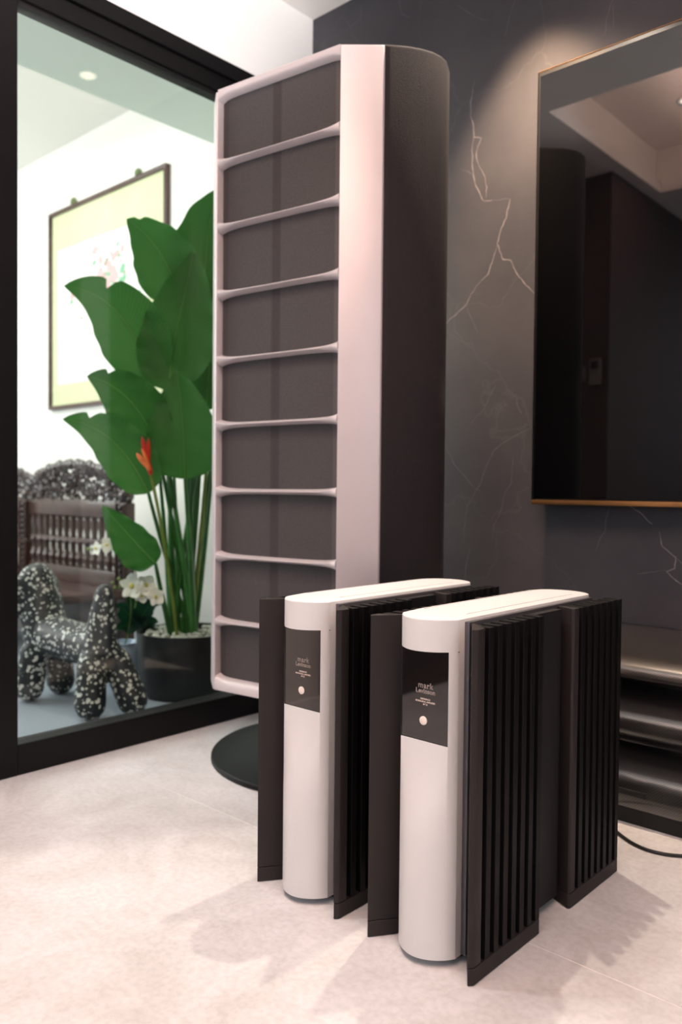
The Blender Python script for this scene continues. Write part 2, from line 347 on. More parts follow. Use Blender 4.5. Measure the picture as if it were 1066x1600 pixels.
# side room
struct(MB().box((-4.6, .55, 0), (-.06, .65, 2.95)).build('wall_side_room_back', M['side_wall'], smooth=False))
struct(MB().box((-4.7, -6, 0), (-4.6, .65, 2.95)).build('wall_side_room_far', M['side_wall'], smooth=False))
struct(MB().box((-.06, 0, 0), (-.03, .55, 2.95)).build('wall_side_room_right', M['side_wall'], smooth=False))
struct(MB().box((-1.0, -6, CZ), (-.06, .55, CZ+.08)).box((-1.04, -6, CZ), (-1.0, .55, 2.8)).build('ceiling_soffit', M['soffit'], smooth=False))
struct(MB().box((-4.6, -6, 2.8), (-1.0, .55, 2.88)).build('ceiling_side_room', M['side_wall'], smooth=False))
# marble veins: inlaid strips on the back wall, following the stone
def conv(pts, ox, oy, s): return [(ox+x/s, oy+y/s) for x, y in pts]
A = lambda p_: conv(p_, 680, 0, 3.2); B_ = lambda p_: conv(p_, 680, 450, 3.265); C_ = lambda p_: conv(p_, 820, 740, 4.333); D_ = lambda p_: conv(p_, 480, 0, 1.819)
veins = [(A([(200, 410), (190, 440), (180, 510), (178, 580), (192, 630), (195, 685), (230, 690), (215, 730), (205, 780), (225, 840), (250, 885), (258, 940), (255, 990)]), 2.0, 1),
 (A([(195, 685), (185, 750), (190, 860), (205, 930), (240, 1005), (285, 1002)]), 2.0, 1), (A([(285, 1002), (375, 995)]), 1.0, 0),
 (A([(375, 995), (355, 1090), (325, 1160), (312, 1220), (340, 1300), (380, 1300), (410, 1370), (455, 1425), (498, 1465), (520, 1480)]), 2.3, 1),
 (A([(312, 1220), (285, 1310), (265, 1370), (220, 1415), (180, 1470), (160, 1520), (100, 1575), (40, 1630)]), 2.0, 1),
 (A([(125, 845), (165, 858), (190, 870)]), 1.2, 0),
 (B_([(160, 90), (185, 150), (220, 230)]), 1.2, 0), (B_([(520, 700), (500, 710), (400, 755), (340, 795), (300, 830), (270, 890), (235, 990), (165, 1110), (150, 1220), (145, 1300)]), 1.6, 0),
 (B_([(40, 780), (100, 900), (200, 1020), (235, 1040)]), 1.5, 0), (B_([(400, 860), (390, 990), (355, 1050), (340, 1130), (300, 1210), (292, 1290)]), 1.3, 0),
 (B_([(180, 1320), (160, 1410), (155, 1480)]), 1.6, 0), (B_([(415, 560), (420, 600), (442, 640)]), 1.4, 0), (B_([(310, 490), (250, 620), (180, 690)]), 1.0, 0),
 (C_([(580, 200), (575, 235), (550, 310), (548, 390), (500, 460), (480, 530)]), 1.3, 0), (C_([(700, 215), (735, 235), (790, 270), (830, 320), (865, 340)]), 1.8, 1),
 (C_([(910, 390), (930, 490), (980, 530), (1025, 570), (1015, 640), (960, 665), (1010, 710), (1066, 750)]), 2.0, 1), (C_([(960, 655), (860, 665), (760, 680)]), 1.0, 0), (C_([(1025, 570), (1066, 610)]), 1.5, 0),
 (D_([(0, 60), (25, 80), (10, 100), (30, 125)]), 1.2, 0), (D_([(150, 10), (155, 50), (110, 90)]), 1.0, 0), (D_([(260, 0), (270, 40), (290, 50)]), 1.2, 0),
 (D_([(420, 10), (480, 50), (510, 60)]), 1.0, 0), (D_([(600, -30), (590, 0), (575, 50), (565, 100)]), 1.2, 0), (D_([(880, -20), (865, 10), (850, 60), (848, 100)]), 1.2, 0), (D_([(870, 10), (872, 80)]), .9, 0)]
for pts, wpx, strong in veins:
    P = []
    for (a, b) in zip(pts, pts[1:]):
        n = max(2, int(math.hypot(b[0]-a[0], b[1]-a[1])/5))
        for k in range(n):
            t = k/n; P.append((a[0]+(b[0]-a[0])*t+random.uniform(-.7, .7), a[1]+(b[1]-a[1])*t+random.uniform(-.7, .7)))
    P.append(pts[-1]); P = [on_y(x, y, 0) for x, y in P]; P = [(q.x, q.z) for q in P]; n = len(P)
    vs = []; fs = []
    for k, (x, z) in enumerate(P):
        a = P[max(0, k-1)]; b = P[min(n-1, k+1)]; dx, dz = b[0]-a[0], b[1]-a[1]; L = math.hypot(dx, dz) or 1
        hw = wpx*.00075*(.25+.75*math.sin(math.pi*min(1, max(0, (k+.3)/n)))**.5)*random.uniform(.5, 1.2)
        ox, oz = -dz/L*hw, dx/L*hw
        vs += [(x+ox, -.0003, z+oz), (x-ox, -.0003, z-oz)]
        if k: fs.append((2*k-2, 2*k-1, 2*k+1, 2*k))
    mb = MB(); mb.q(vs, fs); o = mb.build('marble_vein', M['vein'] if strong else M['vein_faint'], wb, smooth=False)
# wall controls on the corridor wall (seen mirrored in the television)
c = thing('wall_thermostat', 'small grey wall thermostat on the dark corridor wall, mirrored in the television', 'thermostat', (.145, -2.05, 1.27))
MB().box((-.03, 0, 0), (.03, .022, .13)).build('handset', M['plate'], c, bevel=.004)
MB().box((-.02, .022, .075), (.02, .024, .115)).build('screen', M['inner_black'], c)
c = thing('wall_switch', 'square grey wall switch left of the thermostat, mirrored in the television', 'switch', (.05, -2.05, 1.29))
MB().box((-.04, 0, 0), (.04, .009, .08)).build('switch_plate', M['plate'], c, bevel=.002)
MB().box((-.03, .009, .01), (.03, .013, .07)).build('rocker', M['plate'], c, bevel=.002)
# downlights; all but the one near the marble wall are added fittings
for i, (x, y, lb) in enumerate([(.91, -.31, 'recessed ceiling downlight near the marble wall above the left amplifier'), (.75, -1.55, 'added ceiling downlight over the pale floor in front of the glass wall'), (1.75, -2.6, 'added, unseen ceiling downlight behind the camera')]):
    z = CZ-.0005
    t = thing('ceiling_downlight', lb, 'downlight', (x, y, z), group=None)
    MB().lathe([(.032, -.0), (.045, -.004), (.045, 0.001), (.032, .001)], n=24, cap=False).build('trim_ring', M['white'], t)
    MB().lathe([(.03, .0), (.03, .0012)], n=24).build('lamp_lens', M['lampface'], t)
# ------------------------------------------------------------------ amplifiers
def amplifier(loc, label):
    t = thing('amplifier', label, 'amplifier', loc, 0, 'monoblock amplifiers on the floor')
    HW, FY, AP, ZT = .0535, -.2235, .038, .5275
    arc = lambda x: FY-AP*(1-(x/HW)**2)**.85 if abs(x) < HW else FY
    OX = .0445; yf = arc(OX)
    cols = sorted(set([round(HW*math.sin(math.pi/2*k/14), 5) for k in range(-14, 15)]+[OX, -OX]))
    z0, za, zb, zc, zd = .012, .19, .337, .480, .5275
    rows = [z0, .1, za, .22, .25, .28, .31, zb, zc, .50, zd]
    mb = MB(); vid = {}
    vs = []
    for r, z in enumerate(rows):
        for c_, x in enumerate(cols):
            y = arc(x)
            if abs(x) <= OX and z > za and z < zc-.001:
                k = (z-za)/(zb-za); k = k*k*(3-2*k); y = y*(1-k)+yf*k
            vid[(r, c_)] = len(vs); vs.append((x, y, z))
    fs = []
    for r in range(len(rows)-1):
        for c_ in range(len(cols)-1):
            xm = (cols[c_]+cols[c_+1])/2
            if rows[r] >= zb-1e-6 and rows[r] < zc-1e-6 and abs(xm) < OX: continue
            fs.append((vid[r, c_], vid[r, c_+1], vid[r+1, c_+1], vid[r+1, c_]))
    # underside of the head, curving inwards
    rc = rows.index(zc); inn = {}
    for c_, x in enumerate(cols):
        if abs(x) <= OX+1e-6: inn[c_] = len(vs); vs.append((x, yf+.004, zc+.001))
    ks = sorted(inn)
    for a, b in zip(ks, ks[1:]): fs.append((vid[rc, a], vid[rc, b], inn[b], inn[a]))
    # flank walls, rear arc and cap
    RY = .207; rarc = lambda x: RY+.034*(1-(x/HW)**2)**.6 if abs(x) < HW else RY
    base = len(vs)
    def loop(z, ins=0, end=0):
        L = []
        for x in cols:
            L.append((x*(1-ins/HW), arc(x)+ins+end, z))
        for x in reversed(cols[0:]):
            L.append((x*(1-ins/HW), rarc(x)-ins-end, z))
        return L
    n = len(loop(0))
    lps = [loop(z0), loop(zd), loop(.5287, .0005, .0), loop(.5292, .0015, .0005), loop(.5318, .006, .035), loop(.5322, .014, .05)]
    for l in lps: vs += l
    nc = len(cols)
    for k in range(len(lps)-1):
        for i in range(n):
            if k == 0 and i < nc-1: continue
            j = (i+1) % n
            fs.append((base+k*n+i, base+k*n+j, base+(k+1)*n+j, base+(k+1)*n+i))
    fs.append(tuple(base+(len(lps)-1)*n+i for i in range(n))); fs.append(tuple(base+i for i in range(n-1, -1, -1)))
    mb.q(vs, fs)
    sh = mb.build('silver_body', M['silver'], t, angle=28)
    for s in (-1, 1):
        x = .041*s
        MB().box((x-.0007, -.185, .5295), (x+.0007, .165, .5322)).build('top_seam', M['gunmetal'], sh)
    MB().box((.0445, -.2255, .4795), (.0542, -.2225, .4803)).build('side_seam', M['gunmetal'], sh)
    # display
    dp = MB().box((-OX, yf+.0015, zb), (OX, yf+.006, zc)).build('display', M['display'], t, smooth=False)
    yb = yf+.0012
    bt = MB(); R = .0068
    bt.rings([[(.0+R*k2*math.cos(a*math.pi/14), yb-dy, .362+R*k2*math.sin(a*math.pi/14)) for a in range(28)] for k2, dy in ((1, -.0004), (1, .001), (.9, .0014))]).build('power_button', M['button'], dp, loc=(-.002, 0, .006))
    def text(body, size, z, outline=0, ex=.0001, sp=1.0):
        cu = bpy.data.curves.new('txt', 'FONT'); cu.body = body; cu.size = size; cu.align_x = 'CENTER'; cu.space_character = sp
        if outline:
            cu.fill_mode = 'NONE'; cu.bevel_depth = outline; cu.bevel_resolution = 0; cu.resolution_u = 3
        else: cu.extrude = ex; cu.resolution_u = 3; cu.offset = .00008
        o = bpy.data.objects.new('txt', cu); COL.objects.link(o)
        dg = bpy.context.evaluated_depsgraph_get(); me = bpy.data.meshes.new_from_object(o.evaluated_get(dg))
        bpy.data.objects.remove(o)
        me.materials.clear(); me.materials.append(M['print'])
        q = bpy.data.objects.new('lettering', me); COL.objects.link(q); q.parent = dp
        q.rotation_euler = (math.pi/2, 0, 0); q.location = (.001, yb+.0001, z)
    text('mark', .0125, .4185, .00019, sp=1.12); text('Levinson', .0100, .4105, .00019, sp=1.04)
    text('REFERENCE', .0036, .4003); text('MONAURAL AMPLIFIER', .0036, .3962); text('Nº 53', .0036, .3920)
    # side plates, heat sinks
    for s in (-1, 1):
        sg = MB().box((min(s*.0537, s*.0625), -.210, .014), (max(s*.0537, s*.0625), .205, .5245)).build('side_plate', M['gunmetal'], t, bevel=.0012)
        for blk in (0, 1):
            if blk == 0:
                ya, yz = -.228, -.053
                cheek = [(.0627, -.205), (.0955, -.2535), (.1015, -.2465), (.1015, ya), (.0627, ya+.03)]
                plate = [(.0627, -.206), (.0955, -.2535), (.1015, -.2465), (.1015, yz), (.0627, yz)]
                fn = 7
            else:
                ya, yz = .073, .249
                cheek = [(.0627, .068), (.080, .0615), (.0975, .053), (.1015, .056), (.1015, ya), (.0627, ya+.004)]
                plate = [(.0627, .068), (.080, .0615), (.0975, .053), (.1015, .056), (.1015, yz), (.0627, yz)]
                fn = 7
            hs = MB().prism([(s*x, y) for x, y in cheek], .0275, .522).build('heat_sink_end', M['black_al'], t, bevel=.0006, seg=1)
            MB().prism([(s*x, y) for x, y in plate], .001, .0262).build('heat_sink_foot', M['black_al'], t, bevel=.0008, seg=1)
            b0 = (cheek[-1][1])
            MB().box((min(s*.0627, s*.071), b0, .0262), (max(s*.0627, s*.071), yz, .518)).build('heat_sink_back', M['inner_black'], t)
            pitch = (yz-ya)/fn
            me = None
            for k in range(fn):
                y0 = ya+pitch*(k+.46); y1 = ya+pitch*(k+1)
                MB().box((min(s*.0708, s*.1015), y0, .0262), (max(s*.0708, s*.1015), y1, .5215)).build('fin', M['fin'], t, bevel=.0006, seg=1, smooth=False)
        MB().box((min(s*.0627, s*.078), -.0525, .018), (max(s*.0627, s*.078), .0525 if 1 else 0, .519)).build('centre_plate', M['inner_black'], t)
    for fx in (-.0375, .0375):
        for fy in (-.19, .18): MB().lathe([(.008, 0), (.008, .0125)], (fx, fy, 0), 12).build('foot_pad', M['inner_black'], t)
    return t
amplifier((1.2345, -.760, 0), 'silver and black finned amplifier nearest the camera, at right, in front of the television')
amplifier((.9660, -.757, 0), 'silver and black finned amplifier further back, between the tall speaker and the nearer amplifier')
# ------------------------------------------------------------------ tall speaker
sp = thing('floor_speaker', 'tall silver floor-standing speaker with nine dark grille panels before the glass wall', 'speaker', (.517, -.652, 0), math.radians(7.2))
# local: x = u, y = v (backwards)
Z0, Z1 = .205, 1.733
EX, EY = .270, .060
mb = MB()
mb.prism([(.191, 0), (EX, EY-.004), (EX+.002, EY), (EX-.004, EY+.03), (.19, .05)], Z0, Z1).build('front_margin', M['sp_silver'], sp, bevel=.003, seg=3)
MB().prism([(-.1895, 0), (-.195, 0), (-EX+.014, EY-.004), (-EX+.012, EY), (-EX+.022, EY+.03), (-.1895, .05)], Z0, Z1-.004).build('front_margin', M['sp_silver'], sp, bevel=.003, seg=3)
# head and sill with a hollowed edge
def rail(zc, up, name):
    R = []
    for k in range(25):
        u = -.1885+.379*k/24; e = (abs(u)/.19)**14; d = .010*e
        if up: sec = [(u, -.0, Z1), (u, -.0, zc+.009-d), (u, .004, zc+.005-d), (u, .026, zc-d), (u, .05, zc-d), (u, .05, Z1)]
        else: sec = [(u, 0, Z0), (u, 0, zc-.012+d), (u, .006, zc-.006+d), (u, .026, zc+d), (u, .05, zc+d), (u, .05, Z0)]
        R.append(sec)
    MB().rings(R).build(name, M['sp_silver'], sp, angle=50)
rail(1.712, True, 'top_rail'); rail(.238, False, 'bottom_rail')
zb = [1.551, 1.389, 1.220, 1.052, .886, .717, .549, .381]
for z in zb:
    R = []
    for k in range(37):
        u = -.1885+.379*k/36; a = abs(u)/.19
        e = a**10; m_ = .0010+.0025*a**3+.0065*e
        R.append([(u, -.001, z+m_*.8), (u, -.001, z-m_*.4), (u, .006, z-.0025-m_), (u, .025, z-.0062-m_), (u, .03, z-.0062-m_), (u, .03, z+.0062+m_), (u, .025, z+.0062+m_), (u, .006, z+.0025+m_)])
    MB().rings(R).build('cross_bar', M['sp_silver'], sp, angle=60)
ed = [1.714]+zb+[.236]
for a, b in zip(ed, ed[1:]):
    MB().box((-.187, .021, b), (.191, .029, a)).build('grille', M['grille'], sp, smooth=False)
half = [(.2725, .063), (.282, .072), (.31, .098), (.333, .127), (.348, .155), (.354, .180), (.354, .205), (.34, .245), (.30, .30), (.235, .36), (.15, .41), (.06, .43)]
ol = half+[(-x*.925, y) for x, y in reversed(half)]
def ring(z, ins):
    out = []
    for x, y in ol:
        d = Vector((x, y-.24)); L = d.length; d = d*((L-ins)/L); out.append((d.x, d.y+.24, z))
    return out
MB().rings([ring(Z0+.004, .01), ring(Z0+.012, 0), ring(Z1-.003, 0), ring(Z1+.002, .0015), ring(Z1+.005, .005), ring(Z1+.006, .012), ring(Z1+.007, .06)]).build('cloth_cover', M['fabric'], sp, angle=70)
MB().lathe([(.335, 0), (.34, .002), (.34, .012), (.337, .015)], (-.0, .282, 0), 64).build('base_plate', M['base'], sp)
MB().lathe([(.05, .015), (.05, .206)], (0, .26, 0), 24).build('stand_column', M['base'], sp)
# ------------------------------------------------------------------ television
tv = thing('television', 'large black wall television with bronze edge reflecting the dim room', 'television', (.897, 0, .69))
W_, H_ = 2.0, 1.128
MB().box((0, -.068, .012), (W_, -.030, H_)).build('casing', M['tv_body'], tv, bevel=.002)
MB().box((.006, -.0695, .016), (W_-.006, -.0678, H_-.012)).build('screen', M['tv_black'], tv, smooth=False)
MB().box((-.0015, -.071, 0), (W_, -.036, .0118)).build('bottom_trim', M['gold'], tv, bevel=.001)
MB().box((-.0005, -.069, H_), (W_, -.040, H_+.0010)).build('top_trim', M['gold'], tv)
MB().box((-.0022, -.069, .012), (-.0002, -.034, H_)).build('side_trim', M['tv_body'], tv)
MB().box((.6, -.031, .35), (1.4, -.0005, .8)).build('wall_bracket', M['tv_body'], tv)
# ------------------------------------------------------------------ glossy carbon console
cs = thing('media_console', 'low glossy carbon-fibre console with wavy ledges under the television', 'console', (1.06, 0, 0))
pr = [(-.004, .395), (-.10, .392), (-.15, .385), (-.20, .374), (-.24, .362), (-.268, .349), (-.280, .338), (-.283, .328), (-.276, .319), (-.255, .315), (-.225, .311), (-.205, .303), (-.2, .292), (-.215, .278), (-.24, .262), (-.262, .246), (-.277, .232), (-.284, .218), (-.283, .203), (-.275, .192), (-.25, .186), (-.222, .180), (-.203, .170), (-.2, .157), (-.215, .142), (-.24, .126), (-.262, .109), (-.278, .092), (-.285, .072), (-.284, .052), (-.276, .036)]
n = len(pr); X0, X1 = 0, 2.1
mb = MB(); L = 0; uvs = []
for k, (y, z) in enumerate(pr):
    if k: L += math.hypot(y-pr[k-1][0], z-pr[k-1][1])
    mb.v += [(X0, y, z), (X1, y, z)]; uvs += [(0, L*1.0), (2.1, L*1.0)]
mb.f = [(2*k, 2*k+1, 2*k+3, 2*k+2) for k in range(n-1)]
mb.v += [(X0, -.004, .036), (X1, -.004, .036)]; uvs += [(0, 0), (2.1, 0)]
mb.f += [(2*n-2, 2*n-1, 2*n+1, 2*n), (2*n, 2*n+1, 1, 0), tuple(range(0, 2*n+2, 2)), tuple(range(1, 2*n+2, 2))]
mb.uv = uvs
bd = mb.build('console_body', M['carbon'], cs, angle=50)
MB().box((.0, -.272, 0), (2.1, -.004, .0358)).build('plinth', M['inner_black'], cs)
sl = MB().box((.12, -.2868, .066), (.24, -.2835, .079)).build('handle_slot', M['inner_black'], cs, bevel=.0015)
# ------------------------------------------------------------------ cable on the floor
P = [on_z(x, y, .004) for x, y in [(930, 1262), (950, 1284), (966, 1302), (985, 1316), (1010, 1328), (1040, 1335), (1070, 1338), (1110, 1336), (1160, 1325)]]
pts = []
for a, b in zip(P, P[1:]):
    for k in range(4): pts.append(a.lerp(b, k/4))
pts.append(P[-1])
for _ in range(3): pts = [pts[0]]+[(pts[i-1]+pts[i]*2+pts[i+1])/4 for i in range(1, len(pts)-1)]+[pts[-1]]
tag(MB().tube(pts, .0035, 8).build('power_cable', M['cable']), 'thin black cable curling over the floor before the console', 'cable')
# ------------------------------------------------------------------ plant
PX, PY = -.372, -.241
pl = thing('potted_plant', 'tall broad-leaved bird-of-paradise plant in a round black planter behind the glass', 'plant', (PX, PY, 0))
rel = lambda v: v-Vector((PX, PY, 0))
po = MB().lathe([(.150, .001), (.158, .02), (.168, .16), (.170, .215), (.170, .222), (.160, .222), (.158, .200), (.02, .198)], n=40).build('planter', M['pot'], pl)
pb = MB()
for k in range(170):
    a = random.uniform(0, 6.283); r = .148*math.sqrt(random.random())
    pb.ball((r*math.cos(a), r*math.sin(a), .208+random.uniform(-.004, .008)), random.uniform(.008, .015), 6, 3, (1, .8, .7))
tag(pb.build('pebbles', M['pebble'], pl), kind='stuff')
def bez(ctrl, n):
    out = []
    for k in range(n+1):
        t = k/n; P_ = [Vector(c) for c in ctrl]
        while len(P_) > 1: P_ = [a.lerp(b, t) for a, b in zip(P_, P_[1:])]
        out.append(P_[0])
    return out
def leaf(ctrl, wl, wr, m, parent, fold=.25, prof=None, ribm='rib', twist=0, wave=.012, origin=Vector((PX, PY, 0)), name='leaf', notch=None, n=36, ribr=.0028):
    C = [deep(*c) for c in ctrl]; cl = bez(C, n); mb = MB(); nx = 8; uv = []
    for k, p_ in enumerate(cl):
        t = k/n; tg = (cl[min(k+1, n)]-cl[max(k-1, 0)]).normalized()
        side = tg.cross(-_f).normalized(); nrm = side.cross(tg).normalized()
        side = (side*math.cos(twist)+nrm*math.sin(twist)).normalized(); nrm = side.cross(tg).normalized()
        pw = (math.sin(math.pi*min(1, t**.62))**.75) if prof is None else prof(t)
        if k == 0: pw = .12
        if k == n: pw = .01
        for j in range(nx+1):
            s_ = -1+2*j/nx; wd = (wl if s_ < 0 else wr)*pw
            if notch and s_ > 0: wd *= 1-notch[1]*math.exp(-((t-notch[0])/.022)**2)*s_
            off = abs(s_)
            q = p_+side*(s_*wd)-nrm*(-fold*off**1.4*wd)+nrm*(wave*math.sin(9*t*3+j*2)*off**2*pw)
            mb.v.append(tuple(q-origin)); uv.append((j/nx, t))
    for k in range(n):
        for j in range(nx):
            a = k*(nx+1)+j; mb.f.append((a, a+1, a+nx+2, a+nx+1))
    mb.uv = uv
    o = mb.build(name, m, parent, angle=180)
    MB().tube([q-origin-_f*.0015 for q in cl], [ribr*(1-.8*k/n) for k in range(n+1)], 5).build('midrib', M[ribm], o)
    return o, cl
Zp = 2.88
LV = [ # base -> tip control px (x,y,depth), half widths left/right of the growth direction
 ([(284, 478, 2.92), (268, 420, 2.92), (245, 372, 2.93), (198, 342, 2.95)], .115, .115, 'leaf2'),
 ([(322, 500, 2.96), (318, 420, 2.98), (322, 340, 2.98), (345, 296, 3.0)], .13, .12, 'leaf'),
 ([(266, 610, 2.84), (262, 540, 2.86), (292, 470, 2.86), (302, 392, 2.9)], .12, .15, 'leaf'),
 ([(238, 600, 2.86), (215, 520, 2.86), (180, 455, 2.84), (100, 447, 2.80)], .12, .125, 'leaf2'),
 ([(246, 700, 2.80), (225, 640, 2.78), (185, 596, 2.76), (136, 588, 2.74)], .10, .10, 'leaf'),
 ([(322, 640, 2.95), (330, 580, 2.95), (325, 520, 2.95), (330, 440, 3.0)], .1, .1, 'leaf'),
 ([(289, 748, 2.76), (288, 700, 2.75), (286, 640, 2.77), (276, 578, 2.80)], .125, .125, 'leaf'),
 ([(232, 770, 2.74), (205, 715, 2.72), (170, 662, 2.72), (98, 655, 2.70)], .085, .095, 'leaf2'),
 ([(243, 880, 2.72), (222, 860, 2.70), (192, 825, 2.70), (160, 790, 2.70)], .075, .06, 'leaf'),
]
bases = []
for i, (ct, wl, wr, m) in enumerate(LV):
    o, cl = leaf(ct, wl, wr, M[m], pl, notch={3: (.72, .5), 4: (.8, .4), 7: (.80, .5), 0: (.9, .4)}.get(i)); bases.append(cl[0])
for i, b in enumerate(bases):
    a = i*2.1; foot = Vector((PX+.05*math.cos(a), PY+.05*math.sin(a), .2))
    mid = (foot+b)/2+Vector((random.uniform(-.02, .02), random.uniform(-.02, .02), 0)); mid.z += .05
    cl = bez([foot, mid, b], 12)
    MB().tube([q-Vector((PX, PY, 0)) for q in cl], [.0105*(1-.45*k/12) for k in range(13)], 8).build('stalk', M['stalk'], pl)
for i, (x1, y1, x0, m) in enumerate([(250, 745, 262, 'stalk'), (262, 738, 270, 'stalk'), (300, 740, 284, 'stalk'), (312, 742, 290, 'stalk'), (322, 738, 300, 'stalk_pale'), (328, 735, 296, 'stalk'), (272, 742, 276, 'stalk'), (292, 742, 300, 'stalk'), (332, 730, 308, 'stalk')]):
    a = deep(x1, y1, 2.86+.01*i); b = on_z(x0, 992, .2); b = Vector((PX, PY, .2))+ (Vector((b.x, b.y, .2))-Vector((PX, PY, .2)))*.8
    cl = bez([b, (a+b)/2+Vector((.01, 0, 0)), a], 10)
    MB().tube([q-Vector((PX, PY, 0)) for q in cl], [.010*(1-.4*k/10) for k in range(11)], 8).build('stalk', M[m], pl)
# bird-of-paradise bloom
bl = MB()
def spike(mb, p0, p1, r):
    a = deep(*p0); b = deep(*p1); cl = bez([a, (a+b)/2, b], 6)
    mb.tube([q-Vector((PX, PY, 0)) for q in cl], [r*(.5+.5*math.sin(math.pi*(k/6)**.8))*(1 if k < 6 else .1)+.0004 for k in range(7)], 6)
for p0, p1, r in [((231, 726, 2.68), (222, 682, 2.68), .009), ((232, 728, 2.68), (232, 684, 2.68), .008), ((236, 742, 2.68), (228, 712, 2.68), .010)]: spike(bl, p0, p1, r)
fl_ = bl.build('flower_bract', M['red'], pl)
bo = MB()
for p0, p1, r in [((231, 730, 2.67), (213, 708, 2.67), .009), ((233, 728, 2.67), (221, 700, 2.67), .006), ((234, 735, 2.67), (224, 716, 2.67), .008)]: spike(bo, p0, p1, r)
bo.build('flower_petal', M['orange'], fl_)
st = MB(); st.tube([q-Vector((PX, PY, 0)) for q in bez([Vector((PX+.02, PY-.05, .2)), deep(262, 860, 2.74), deep(236, 742, 2.68)], 10)], .006, 6); st.build('flower_stalk', M['stalk_pale'], pl)
# ------------------------------------------------------------------ orchid in small vase
OV = on_z(212, 1052, .0); ox, oy = -.62, -.34
orc = thing('potted_orchid', 'white orchid with dark leaves in a small blue-grey pot, between puppy stool and planter', 'orchid', (ox, oy, 0))
og = Vector((ox, oy, 0))
MB().lathe([(.04, .001), (.058, .02), (.072, .07), (.070, .12), (.055, .15), (.06, .16), (.054, .16), (.046, .145), (.005, .143)], n=28).build('orchid_pot', M['vase'], orc)
Zo = (og+Vector((0, 0, .2))-CC).dot(_f)
for ct, a, b in [([(215, 975, Zo), (200, 960, Zo-.02), (188, 940, Zo-.03), (182, 950, Zo-.06)], .035, .035), ([(218, 975, Zo), (225, 950, Zo-.04), (240, 935, Zo-.05), (252, 945, Zo-.08)], .035, .035), ([(215, 985, Zo), (205, 975, Zo-.04), (192, 975, Zo-.06), (180, 985, Zo-.1)], .03, .03), ([(218, 985, Zo), (232, 972, Zo), (240, 966, Zo-.04), (248, 972, Zo-.1)], .03, .03), ([(216, 980, Zo), (212, 950, Zo+.02), (206, 930, Zo+.02), (204, 925, Zo)], .03, .03)]:
    leaf(ct, a, b, M['leaf_dark'], orc, fold=.35, ribm='stalk', origin=og, n=12, wave=.004, ribr=.0015)
def spray(px):
    cl = bez([og+Vector((0, 0, .12))]+[deep(*q) for q in px], 16)
    return MB().tube([q-og for q in cl], .0022, 5).build('flower_stem', M['stalk_pale'], orc)
s1 = spray([(225, 930, Zo), (228, 860, Zo-.02), (190, 850, Zo-.03), (140, 858, Zo-.03)])
s2 = spray([(214, 960, Zo-.1), (206, 900, Zo-.2), (195, 905, Zo-.22), (186, 915, Zo-.22)])
def bloom(px, py, Z, r, rot, par, tilt):
    c_ = deep(px, py, Z); nrm = (-_f+_r*tilt[0]+_u*tilt[1]).normalized(); a = nrm.cross(_u).normalized(); b = a.cross(nrm).normalized()
    pm = MB()
    for k in range(5):
        th = rot+k*2*math.pi/5; d = a*math.cos(th)+b*math.sin(th); e = -a*math.sin(th)+b*math.cos(th); wd = .56 if k % 2 else .40
        rows = []
        for i in range(5):
            t = i/4; hw = r*wd*math.sin(math.pi*(.12+.80*t)); rows.append([c_-og+d*(r*t)+e*(hw*s_)+nrm*(.004+r*.2*t*t-abs(s_)*r*.06) for s_ in (-1, 0, 1)])
        vs = [p_ for rr in rows for p_ in rr]; fs = [(i*3+j, i*3+j+1, i*3+j+4, i*3+j+3) for i in range(4) for j in range(2)]
        pm.q(vs, fs)
    o = pm.build('orchid_flower', M['petal'], par, angle=180)
    MB().ball(tuple(c_-og+nrm*.008), r*.2, 7, 4).build('flower_heart', M['petal_core'], o)
for x, y, r, ro, tl in [(152, 857, .026, .3, (-.6, .1)), (168, 852, .030, 1.0, (0, .2)), (180, 850, .028, .5, (.4, .2)), (190, 862, .018, .2, (.2, -.1)), (235, 877, .014, .6, (.2, .3))]:
    bloom(x, y, Zo-.035, r, ro, s1, tl)
for x, y, r, ro, tl in [(207, 916, .044, .35, (-.15, .1)), (228, 914, .036, .9, (.4, .1)), (243, 932, .032, .1, (.5, 0)), (222, 930, .026, .7, (.2, -.4))]:
    bloom(x, y, Zo-.22, r, ro, s2, tl)
bu = MB()
for x, y in [(176, 911), (180, 918), (186, 905), (188, 918), (138, 858)]: bu.ball(tuple(deep(x, y, Zo-.2)-og), .0065, 6, 4)
bu.build('flower_bud', M['stalk_pale'], s2)
# ------------------------------------------------------------------ speckled puppy-shaped stool
DX, DY = -.485, -.61
dg_ = thing('puppy_stool', 'black stool speckled white, shaped like a balloon puppy, behind the glass', 'stool', (DX, DY, 0))
mb = MB()
def seg(a, b, ra, rb, n=7):
    a = Vector(a); b = Vector(b); d = (b-a)
    mb.tube([a.lerp(b, k/n) for k in range(n+1)], [ra+(rb-ra)*k/n for k in range(n+1)], 16)
    mb.ball(a, ra*1.0, 14, 8); mb.ball(b, rb*1.0, 14, 8)
